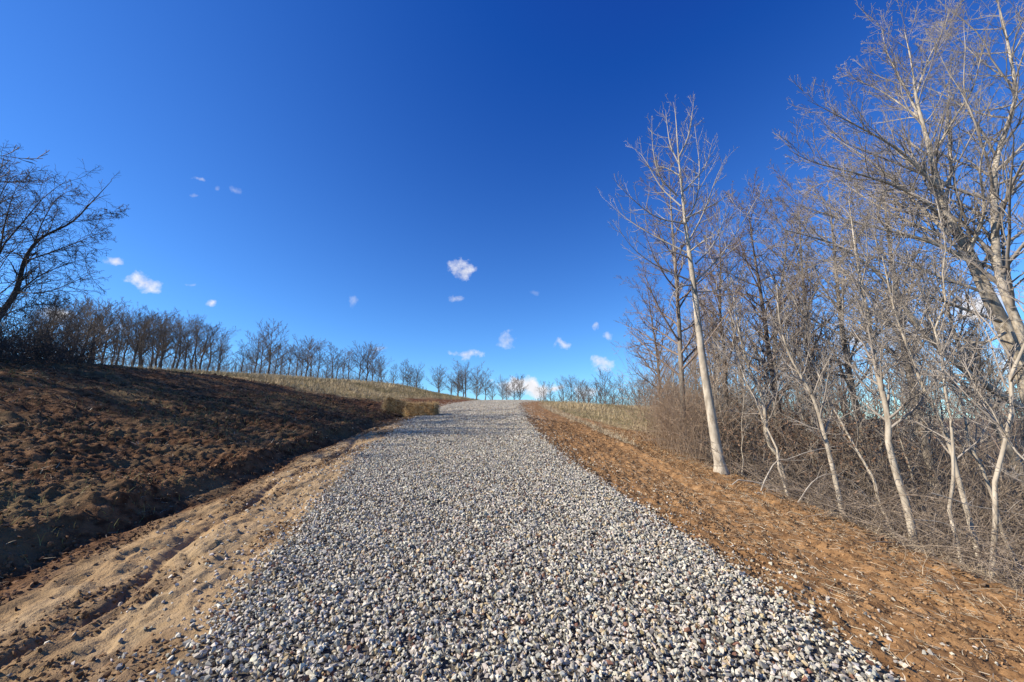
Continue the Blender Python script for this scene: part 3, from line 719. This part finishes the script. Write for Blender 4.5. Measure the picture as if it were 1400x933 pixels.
# (photo x, photo y of its top, distance, kind)
g = np.random.default_rng(77)
ROWS = [
 ('bare tree in the row above the brown bank', 'bare trees on the hilltop behind the brown bank', 50, 60,
  [(52, 425), (66, 410), (82, 404), (100, 402), (114, 416), (128, 410), (142, 418), (156, 412), (168, 424), (180, 416), (196, 424), (208, 430), (222, 428), (236, 434), (250, 430), (264, 432), (280, 434), (296, 446), (310, 458)]),
 ('bare tree in the clump above the dry grass', 'bare trees in the clump above the dry grass', 54, 62,
  [(338, 470), (352, 462), (374, 440), (392, 468), (408, 466), (424, 464), (440, 468), (456, 474), (470, 482), (496, 469), (512, 478), (526, 492)]),
 ('small bare tree on the skyline above the straw bales', 'small bare trees on the skyline above the bales', 55, 62,
  [(541, 505), (551, 503), (562, 505), (574, 508)]),
 ('bare tree in the clump over the hill crest', 'bare trees beyond the crest of the hill', 52, 60,
  [(602, 514), (616, 508), (628, 502), (640, 496), (650, 500), (664, 511), (674, 522)]),
 ('bare tree where the driveway tops the hill', 'distant bare trees where the driveway tops the hill', 60, 70,
  [(687, 512), (700, 520), (708, 521), (742, 524), (752, 526)]),
 ('bare tree lining the back of the dry field', 'bare trees lining the back of the dry field', 66, 80,
  [(768, 519), (778, 516), (788, 520), (797, 524), (806, 526), (815, 518), (827, 507), (838, 520), (848, 516), (856, 524), (866, 526), (877, 514), (886, 520), (896, 528), (908, 518), (918, 526)]),
]
for text, grp, d0, d1, pts in ROWS:
    more = []
    for (xa, ya), (xb, yb_) in zip(sorted(pts)[:-1], sorted(pts)[1:]):
        if xb-xa > 10 and xb-xa < 28: more.append(((xa+xb)/2+g.uniform(-2, 2), max(ya, yb_)+g.uniform(2, 10)))
    main = sorted(pts); pts = main+more; where = text.split(' bare tree ')[-1] if ' bare tree ' in text else text[10:]
    for i, (px, top) in enumerate(pts):
        lab = '%s, %s tall one from left' % (text, ORD[i]) if i < len(main) else 'lower bare tree between the taller ones %s' % where
        Yd = g.uniform(d0-6, d1+8)*math.cos(math.atan2(abs(px-700), 547))
        big = i < len(main); tpw = at(px+g.normal(0, 1.5 if big else 4), top-4+g.normal(0, 2.5 if big else 6), Yd); x_, y_ = tpw[0], tpw[1]; zg = hgt(x_, y_)
        tall = top < np.median([p[1] for p in pts])-6
        kind = 'round' if (g.random() < .6 or tall) else 'tall'
        vi = int(g.integers(0, 8)); sc = max(.3, (tpw[2]-zg)/LIB[kind][vi][2])
        place(kind, vi, (x_, y_, zg), sc, g.uniform(0, 6.3), lab, grp, sxy=(.92 if kind == 'round' else 1.1)*min(1.4, 3.2/(tpw[2]-zg)+.7))
# woods behind the front row on the right
g = np.random.default_rng(78)
nw = 0
spots = []
while nw < 50:
    y_ = g.uniform(5, 42); x_ = wood_x(np.array(y_))+2.6+g.random()*30
    a_ = math.degrees(math.atan2(x_, y_))
    if a_ > 62 or a_ < 19 or any((x_-p)**2+(y_-q)**2 < 1.8 for p, q in spots): continue
    if math.hypot(x_, y_) < 13.5: continue
    spots.append((x_, y_)); nw += 1
    zg = hgt(x_, y_)
    place('wood' if g.random() < .65 else 'woodround', int(g.integers(0, 5)), (x_, y_, zg), g.uniform(.62, 1.05), g.uniform(0, 6.3),
          'bare grey tree deep among many others in the woods right of the driveway', 'bare trees deep in the woods on the right', sxy=.9)
for (x_, y_, h_, vi) in ((-19.2, 8.3, 12.4, 1), (-20.5, 10.6, 13.2, 3), (-18.6, 6.2, 8.5, 2), (-22.5, 8.6, 13.6, 0), (-23.5, 7.0, 13.0, 4)):
    place('round', vi, (x_, y_, hgt(x_, y_)), h_/LIB['round'][vi][2], 2.0*vi, 'bare tree on the bank past the left photo edge, shading bank and driveway', 'bare trees past the left edge')
print('library trees', time.time()-T0)

# ------------------------------------------------------------------ the dark tree on the left bank
g = np.random.default_rng(31)
Yl = 14.0
lt = px_path([(-60, 492), (-22, 462), (0, 431), (22, 398), (33, 358), (46, 335), (62, 322), (98, 304), (124, 278), (153, 247)], Yl, 26, .5)
lt = ground_trunk(lt)
lr = np.interp(np.linspace(0, 1, len(lt)), [0, .3, .6, 1], [.13, .085, .045, .006])
LL = [([(-30, 470), (-20, 410), (0, 344), (30, 306), (60, 270), (90, 248)], -.8, .07), ([(10, 415), (50, 380), (90, 362), (130, 350)], .8, .045), ([(33, 358), (70, 345), (110, 330), (148, 312)], -.7, .04),
      ([(-30, 440), (-20, 350), (-10, 280), (5, 215)], .9, .07), ([(0, 344), (8, 300), (20, 262), (35, 240)], .5, .04), ([(46, 335), (60, 300), (80, 270), (110, 255)], .6, .035),
      ([(20, 400), (60, 400), (95, 388), (128, 372)], -1, .035), ([(98, 304), (125, 300), (150, 290), (172, 290)], .3, .018), ([(-10, 440), (20, 425), (60, 415), (95, 412)], .6, .035),
      ([(-40, 400), (-20, 320), (10, 250), (40, 235)], -1, .05), ([(-60, 380), (-50, 300), (-30, 230), (-5, 190)], .3, .05)]
def f(cb, base):
    for pts, d, r0 in LL:
        P = px_path(pts, Yl+.1, 14, d)[None]; Rr = (.7*r0*np.linspace(1, .12, 14))[None]; cb.add(P-base, Rr, 6)
        P2, R2 = grow(g, P, Rr, 24, .08, .98, .75, .3, .36, 8, -.1, .13, .6, .006); cb.add(P2-base, R2, 3)
        P3, R3 = grow(g, P2, R2, 9, .1, .98, .8, .3, .5, 6, -.25, .15, .65, .0042); cb.add(P3-base, R3, 3)
        P4, R4 = grow(g, P3, R3, 4, .1, .98, .8, .3, .6, 5, -.4, .16, .7, .0036); cb.add(P4-base, R4, 3)
    P2, R2 = grow(g, lt[None], lr[None], 22, .35, .99, .75, .3, .2, 8, 0, .13, .5, .005); cb.add(P2-base, R2, 3)
    P3, R3 = grow(g, P2, R2, 7, .1, .98, .8, .3, .45, 6, -.2, .15, .65, .004); cb.add(P3-base, R3, 3)
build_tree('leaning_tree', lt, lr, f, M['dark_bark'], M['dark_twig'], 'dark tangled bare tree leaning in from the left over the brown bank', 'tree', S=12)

# ------------------------------------------------------------------ brush
def stems(g, px, py, Lm, r, lean, bend, K=7, S=3, az=None, tb=None):
    n = len(px); pz = height(px, py)-.05
    az = g.uniform(0, 6.3, n) if az is None else az
    d = np.stack([np.cos(az)*np.sin(lean), np.sin(az)*np.sin(lean), np.cos(lean)], 1)
    P = np.empty((n, K, 3)); P[:, 0] = np.stack([px, py, pz], 1)
    hz = np.stack([np.cos(az), np.sin(az), -.5+0*az], 1)
    for k in range(1, K):
        d = unit(d+hz*(bend/(K-1))[:, None]*1.2+g.normal(0, .10, (n, 3)))
        P[:, k] = P[:, k-1]+d*(Lm/(K-1))[:, None]
    Rr = r[:, None]*np.linspace(1, .4, K)[None]
    tb.add(P, Rr, S); return P, Rr
g = np.random.default_rng(41)
tb = Tubes()
n = 3900; py = 2.0+30*g.random(n)**1.15; px = wood_x(py)+.35+14*g.random(n)**1.5
dist = np.hypot(px, py)
P, Rr = stems(g, px, py, g.uniform(.7, 2.6, n)*np.interp(px-wood_x(py), [0, 1.5, 6], [.55, .9, 1.2]), .0024+.0002*dist, np.abs(g.normal(.35, .3, n)), np.abs(g.normal(.9, .8, n)), 7, 3, tb=tb)
P2, R2 = grow(g, P, Rr, 5, .2, .98, .7, .3, .42, 5, .1, .14, .8, .0026); tb.add(P2, R2, 3)
P3, R3 = grow(g, P2, R2, 2, .2, .98, .7, .3, .5, 4, 0, .14, .8, .0026); tb.add(P3, R3, 3)
n = 260; py = 3.5+10*g.random(n); px = wood_x(py)+.5+1.8*g.random(n)
P, Rr = stems(g, px, py, g.uniform(1.0, 2.6, n), g.uniform(.004, .009, n), np.abs(g.normal(.8, .3, n)), g.normal(1.5, .6, n), 9, 4, az=g.normal(math.pi, .9, n), tb=tb)
P2, R2 = grow(g, P, Rr, 4, .3, .98, .6, .3, .3, 5, .1, .12, .6, .0026); tb.add(P2, R2, 3)
o = link('undergrowth', tb.mesh('undergrowth', M['brush'])); tag(o, 'tangled bare brush and briars filling the edge of the woods', 'brush', kind='stuff')
# vines hanging round the slender tree
tb = Tubes(); n = 420
py = g.normal(12.0, .9, n); px = g.normal(4.75, .32, n)+.0*py
P, Rr = stems(g, px, py, g.uniform(1.2, 3.4, n), np.full(n, .0055), np.abs(g.normal(.1, .1, n)), g.normal(.15, .45, n), 8, 3, tb=tb)
P2, R2 = grow(g, P, Rr, 4, .3, .98, .6, .3, .25, 5, -.5, .15, .8, .003); tb.add(P2, R2, 3)
M['vine'] = plain('vine', (.26, .18, .12), (.46, .35, .25), 2)
o = link('hanging_vines', tb.mesh('hanging_vines', M['vine'])); tag(o, 'tan vine thicket standing upright round the foot of the slender tree', 'vines', kind='stuff')
# bramble with dead leaves
g = np.random.default_rng(43)
n = 4500; c = np.array([[5.9, 10.2, 1.0], [6.6, 9.3, .8], [7.3, 10.5, 1.2], [5.4, 12.5, 1.1], [8.4, 10, 1.2]])[g.integers(0, 5, n)]
p = c+g.normal(0, 1, (n, 3))*np.array([.7, .7, .42]); p[:, 2] = np.maximum(p[:, 2], height(p[:, 0], p[:, 1])+.05)
a_ = unit(g.normal(size=(n, 3))); b_ = unit(np.cross(a_, g.normal(size=(n, 3)))); s_ = g.uniform(.018, .045, (n, 1))
V = np.stack([p-a_*s_, p+b_*s_*.45, p+a_*s_+np.cross(a_, b_)*s_*.3, p-b_*s_*.45], 1).reshape(-1, 3)
o = link('bramble_leaves', mesh_np('bramble_leaves', V, np.arange(4*n).reshape(n, 4), attr_mat('dead_leaf', 'tint')[0], attrs={'tint': np.repeat(mixcol(g, n, (.07, .042, .028), (.22, .14, .09)), 4, 0)}))
tag(o, 'dark dead leaves caught in the brambles behind the tall pale tree', 'brambles', kind='stuff')
# thicket at the foot of the left tree and low scrub along the hilltop
g = np.random.default_rng(44)
tb = Tubes(); n = 900; a_ = np.radians(g.uniform(-62, -46.5, n)); dd = g.uniform(15.5, 26, n); px = dd*np.sin(a_); py = dd*np.cos(a_)
P, Rr = stems(g, px, py, g.uniform(.8, 2.6, n)*np.interp(np.degrees(a_), [-56, -50, -46], [1.15, .7, .3]), np.full(n, .009), np.abs(g.normal(.3, .25, n)), g.normal(.6, .6, n), 7, 3, tb=tb)
P2, R2 = grow(g, P, Rr, 6, .15, .98, .7, .3, .45, 5, 0, .14, .8, .005); tb.add(P2, R2, 3)
o = link('scrub', tb.mesh('scrub', M['dark_twig'])); tag(o, 'dark low scrub massed under the leaning tree on the left', 'brush', kind='stuff')
tb = Tubes(); n = 3200; a_ = np.radians(np.where(g.random(n) < .62, g.uniform(-53, -12, n), g.uniform(3, 27, n))); dd = g.uniform(50, 78, n); px = dd*np.sin(a_); py = dd*np.cos(a_)
far_h = np.interp(np.degrees(a_), [-53, -36, -34, -18, -12, 3, 12, 27], [2.8, 2.2, 2.2, 1.7, 1.0, 1.1, 1.9, 2.2])
P, Rr = stems(g, px, py, g.uniform(.5, 1.0, n)*far_h, np.full(n, .012), np.abs(g.normal(.2, .15, n)), g.normal(.2, .3, n), 6, 3, tb=tb)
P2, R2 = grow(g, P, Rr, 5, .2, .98, .6, .3, .4, 4, .2, .12, .8, .008); tb.add(P2, R2, 3)
o = link('far_brush', tb.mesh('far_brush', M['far_twig'])); tag(o, 'far grey brush growing between the trees on the skyline', 'brush', kind='stuff')
# deep woodland understorey on the right
g = np.random.default_rng(45)
tb = Tubes(); n = 5600; a_ = np.radians(g.uniform(21, 64, n)); dd = 14+36*g.random(n); px = dd*np.sin(a_); py = dd*np.cos(a_)
k = px > wood_x(py)+1; px, py, dd = px[k], py[k], dd[k]; n = len(px)
P, Rr = stems(g, px, py, g.uniform(1.2, 3.9, n), .003+.00035*dd, np.abs(g.normal(.25, .2, n)), g.normal(.3, .5, n), 7, 3, tb=tb)
P2, R2 = grow(g, P, Rr, 6, .2, .98, .65, .3, .42, 5, .1, .12, .8, .006); tb.add(P2, R2, 3)
o = link('understorey', tb.mesh('understorey', M['brush'])); tag(o, 'dense brown understorey deep in the woods on the right', 'brush', kind='stuff')
# fallen pale branches at the edge of the woods
g = np.random.default_rng(46)
DF = [([(1040, 668), (1060, 632), (1078, 628), (1105, 618), (1144, 610)], 7.6, .013, 'long pale dead branch arching over the brush right of the tall tree'),
      ([(1272, 674), (1300, 682), (1330, 692), (1400, 704)], 5.9, .010, 'pale dead branch reaching out of the brush at the photo right'),
      ([(1250, 711), (1285, 714), (1320, 728), (1345, 745)], 5.8, .008, 'thin pale branch drooping at the foot of the bent tree'),
      ([(1000, 655), (1035, 660), (1060, 672), (1075, 684), (1100, 690)], 7.9, .012, 'pale dead branch lying on the dirt beside the tall trunk'),
      ([(1090, 690), (1110, 660), (1135, 648), (1170, 662), (1190, 690)], 7.0, .010, 'pale hooped branch arched over the litter under the leaning sapling'),
      ([(1033, 692), (1040, 685), (1043, 672)], 7.4, .012, 'short pale stick standing in the dirt by the woods')]
for pts, Yd, r0, label in DF:
    P = px_path(pts, Yd, 12); P[:, 2] = np.maximum(P[:, 2], height(P[:, 0], P[:, 1])+r0)
    zg = hgt(P[0, 0], P[0, 1])+r0*.5
    if abs(P[0, 2]-zg) < .3: P[0, 2] = zg
    e = bpy.data.objects.new('fallen_branch', None); COL.objects.link(e); e.location = P[0]; tag(e, label, 'branch', 'fallen branches at the edge of the woods')
    b0 = P[0]; t_ = Tubes(); Rr = r0*np.linspace(1, .4, 12); t_.add(P-b0, Rr, 6); link('limb', t_.mesh('limb', M['deadfall']), e)
    t_ = Tubes(); P2, R2 = grow(g, P[None], Rr[None], 6, .25, .98, .6, .2, .3, 6, .1, .1, .6, .0026); P2[..., 2] = np.maximum(P2[..., 2], height(P2[..., 0], P2[..., 1])+.004)
    for k_ in range(len(P2)):
        t_ = Tubes(); t_.add(P2[k_]-b0, R2[k_], 3); link('twig', t_.mesh('twig', M['deadfall']), e)
print('brush', time.time()-T0)

# ------------------------------------------------------------------ sky, clouds, sun
SUN_AZ, SUN_EL = R(-104), R(33.5)          # from straight ahead, + to the right
w_ = bpy.data.worlds.new('World'); scene.world = w_; w_.use_nodes = True
nt = w_.node_tree; q = NB(nt); bg = nt.nodes['Background']
sky = q.n('ShaderNodeTexSky'); sky.sky_type = 'NISHITA'; sky.sun_disc = False
sky.sun_elevation = SUN_EL; sky.sun_rotation = SUN_AZ; sky.altitude = 300; sky.air_density = 1.0; sky.dust_density = 0.0; sky.ozone_density = 1.0
sp = q.n('ShaderNodeSeparateColor'); q.l(sky.outputs[0], sp.inputs[0]); hs = q.n('ShaderNodeCombineColor')
for i, (gain, off) in enumerate(((.487, .62), (.914, .68), (1.349, .27))):      # a deep, dry winter blue
    q.l(q.math('MAXIMUM', q.math('MULTIPLY', q.math('SUBTRACT', sp.outputs[i], off), gain), q.math('MULTIPLY', sp.outputs[i], .08)), hs.inputs[i])
dirv = q.n('ShaderNodeTexCoord').outputs['Generated']
nz = q.n('ShaderNodeTexNoise'); nz.inputs['Scale'].default_value = 34; nz.inputs['Detail'].default_value = 7; nz.inputs['Roughness'].default_value = .62; q.l(dirv, nz.inputs['Vector'])
wp = q.n('ShaderNodeTexNoise'); wp.inputs['Scale'].default_value = 16; wp.inputs['Detail'].default_value = 4; q.l(dirv, wp.inputs['Vector'])
wv = q.n('ShaderNodeVectorMath', operation='MULTIPLY_ADD'); q.l(wp.outputs['Color'], wv.inputs[0]); wv.inputs[1].default_value = (.06, .06, .06); q.l(dirv, wv.inputs[2])
wo = q.n('ShaderNodeVectorMath', operation='SUBTRACT'); q.l(wv.outputs[0], wo.inputs[0]); wo.inputs[1].default_value = (.03, .03, .03); dirw = wo.outputs[0]
CL = [(630, 369, 25, 22, .9), (622, 408, 20, 9, .45), (485, 407, 14, 9, .3), (640, 484, 30, 12, .85), (692, 466, 22, 15, .6), (769, 471, 13, 9, .7), (816, 448, 8, 10, .6), (833, 463, 7, 8, .5), (825, 498, 30, 18, .9),
      (700, 528, 34, 18, 1.7), (735, 532, 40, 16, 1.6), (762, 536, 30, 10, 1.3), (800, 534, 26, 14, .9), (200, 384, 30, 17, 1.0), (155, 359, 15, 11, .9), (287, 416, 11, 8, .9), (260, 387, 6, 6, .4), (268, 243, 7, 7, .5), (265, 274, 9, 6, .45), (293, 259, 7, 7, .35),
      (320, 257, 8, 6, .2), (85, 432, 46, 26, 1.1), (515, 477, 16, 9, .4), (728, 402, 14, 7, .15), (1335, 420, 60, 34, 1.2), (1180, 455, 70, 22, 1.0), (1390, 495, 40, 30, 1.1), (130, 452, 60, 12, .9)]
tot = None
noff = q.math('MULTIPLY_ADD', nz.outputs['Fac'], 3.4, -2.35)
for (cx_, cy_, a_, b_, wgt) in CL:
    d = at(cx_, cy_, 1.0)-np.array([0, 0, H]); L = np.linalg.norm(d); d = d/L
    rt = unit(np.cross(d, [0, 0, 1.])); upv = np.cross(rt, d)
    ex = np.linalg.norm(at(cx_+a_, cy_, 1)-at(cx_, cy_, 1))/L; ey = np.linalg.norm(at(cx_, cy_-b_, 1)-at(cx_, cy_, 1))/L
    vs = []
    for vec, s_ in ((rt/ex, 0), (upv/ey, 0), (d, 1)):
        dp = q.n('ShaderNodeVectorMath', operation='DOT_PRODUCT'); q.l(dirw, dp.inputs[0]); dp.inputs[1].default_value = tuple(vec); vs.append(dp.outputs['Value'])
    r2 = q.math('ADD', q.math('MULTIPLY', vs[0], vs[0]), q.math('MULTIPLY', vs[1], vs[1]))
    mk = q.math('MULTIPLY', q.math('SUBTRACT', 1.0, q.math('SQRT', r2)), q.math('GREATER_THAN', vs[2], 0))
    mk = q.math('MULTIPLY', q.math('MULTIPLY', q.math('MINIMUM', q.math('MULTIPLY', q.math('MAXIMUM', mk, 0), 6), q.math('MULTIPLY_ADD', q.math('MAXIMUM', mk, 0), 1.75*max(1.0, wgt), noff)), .85, clamp=True), min(1.0, wgt))
    tot = mk if tot is None else q.math('MAXIMUM', tot, mk)
dens = tot
shade = q.math('MULTIPLY_ADD', nz.outputs['Fac'], 4.5, 3.6)
cc = q.n('ShaderNodeCombineColor'); q.l(shade, cc.inputs[0]); q.l(shade, cc.inputs[1]); q.l(q.math('MULTIPLY', shade, 1.05), cc.inputs[2])
q.l(q.mix(dens, hs.outputs[0], cc.outputs[0]), bg.inputs['Color'])
bg.inputs['Strength'].default_value = .1
sl = bpy.data.lights.new('sun', 'SUN'); sl.energy = 5.0; sl.angle = R(.5); sl.color = (1, .89, .73)
so = bpy.data.objects.new('sun', sl); COL.objects.link(so)
sd = Vector((math.sin(SUN_AZ)*math.cos(SUN_EL), math.cos(SUN_AZ)*math.cos(SUN_EL), math.sin(SUN_EL)))
so.rotation_euler = sd.to_track_quat('Z', 'Y').to_euler(); so.location = sd*50
vs_ = scene.view_settings; vs_.view_transform = 'Standard'; vs_.look = 'None'; vs_.exposure = .6; vs_.gamma = 1; vs_.use_curve_mapping = False
scene.cycles.max_bounces = 6; scene.cycles.diffuse_bounces = 3; scene.cycles.transparent_max_bounces = 4
print('done', time.time()-T0)
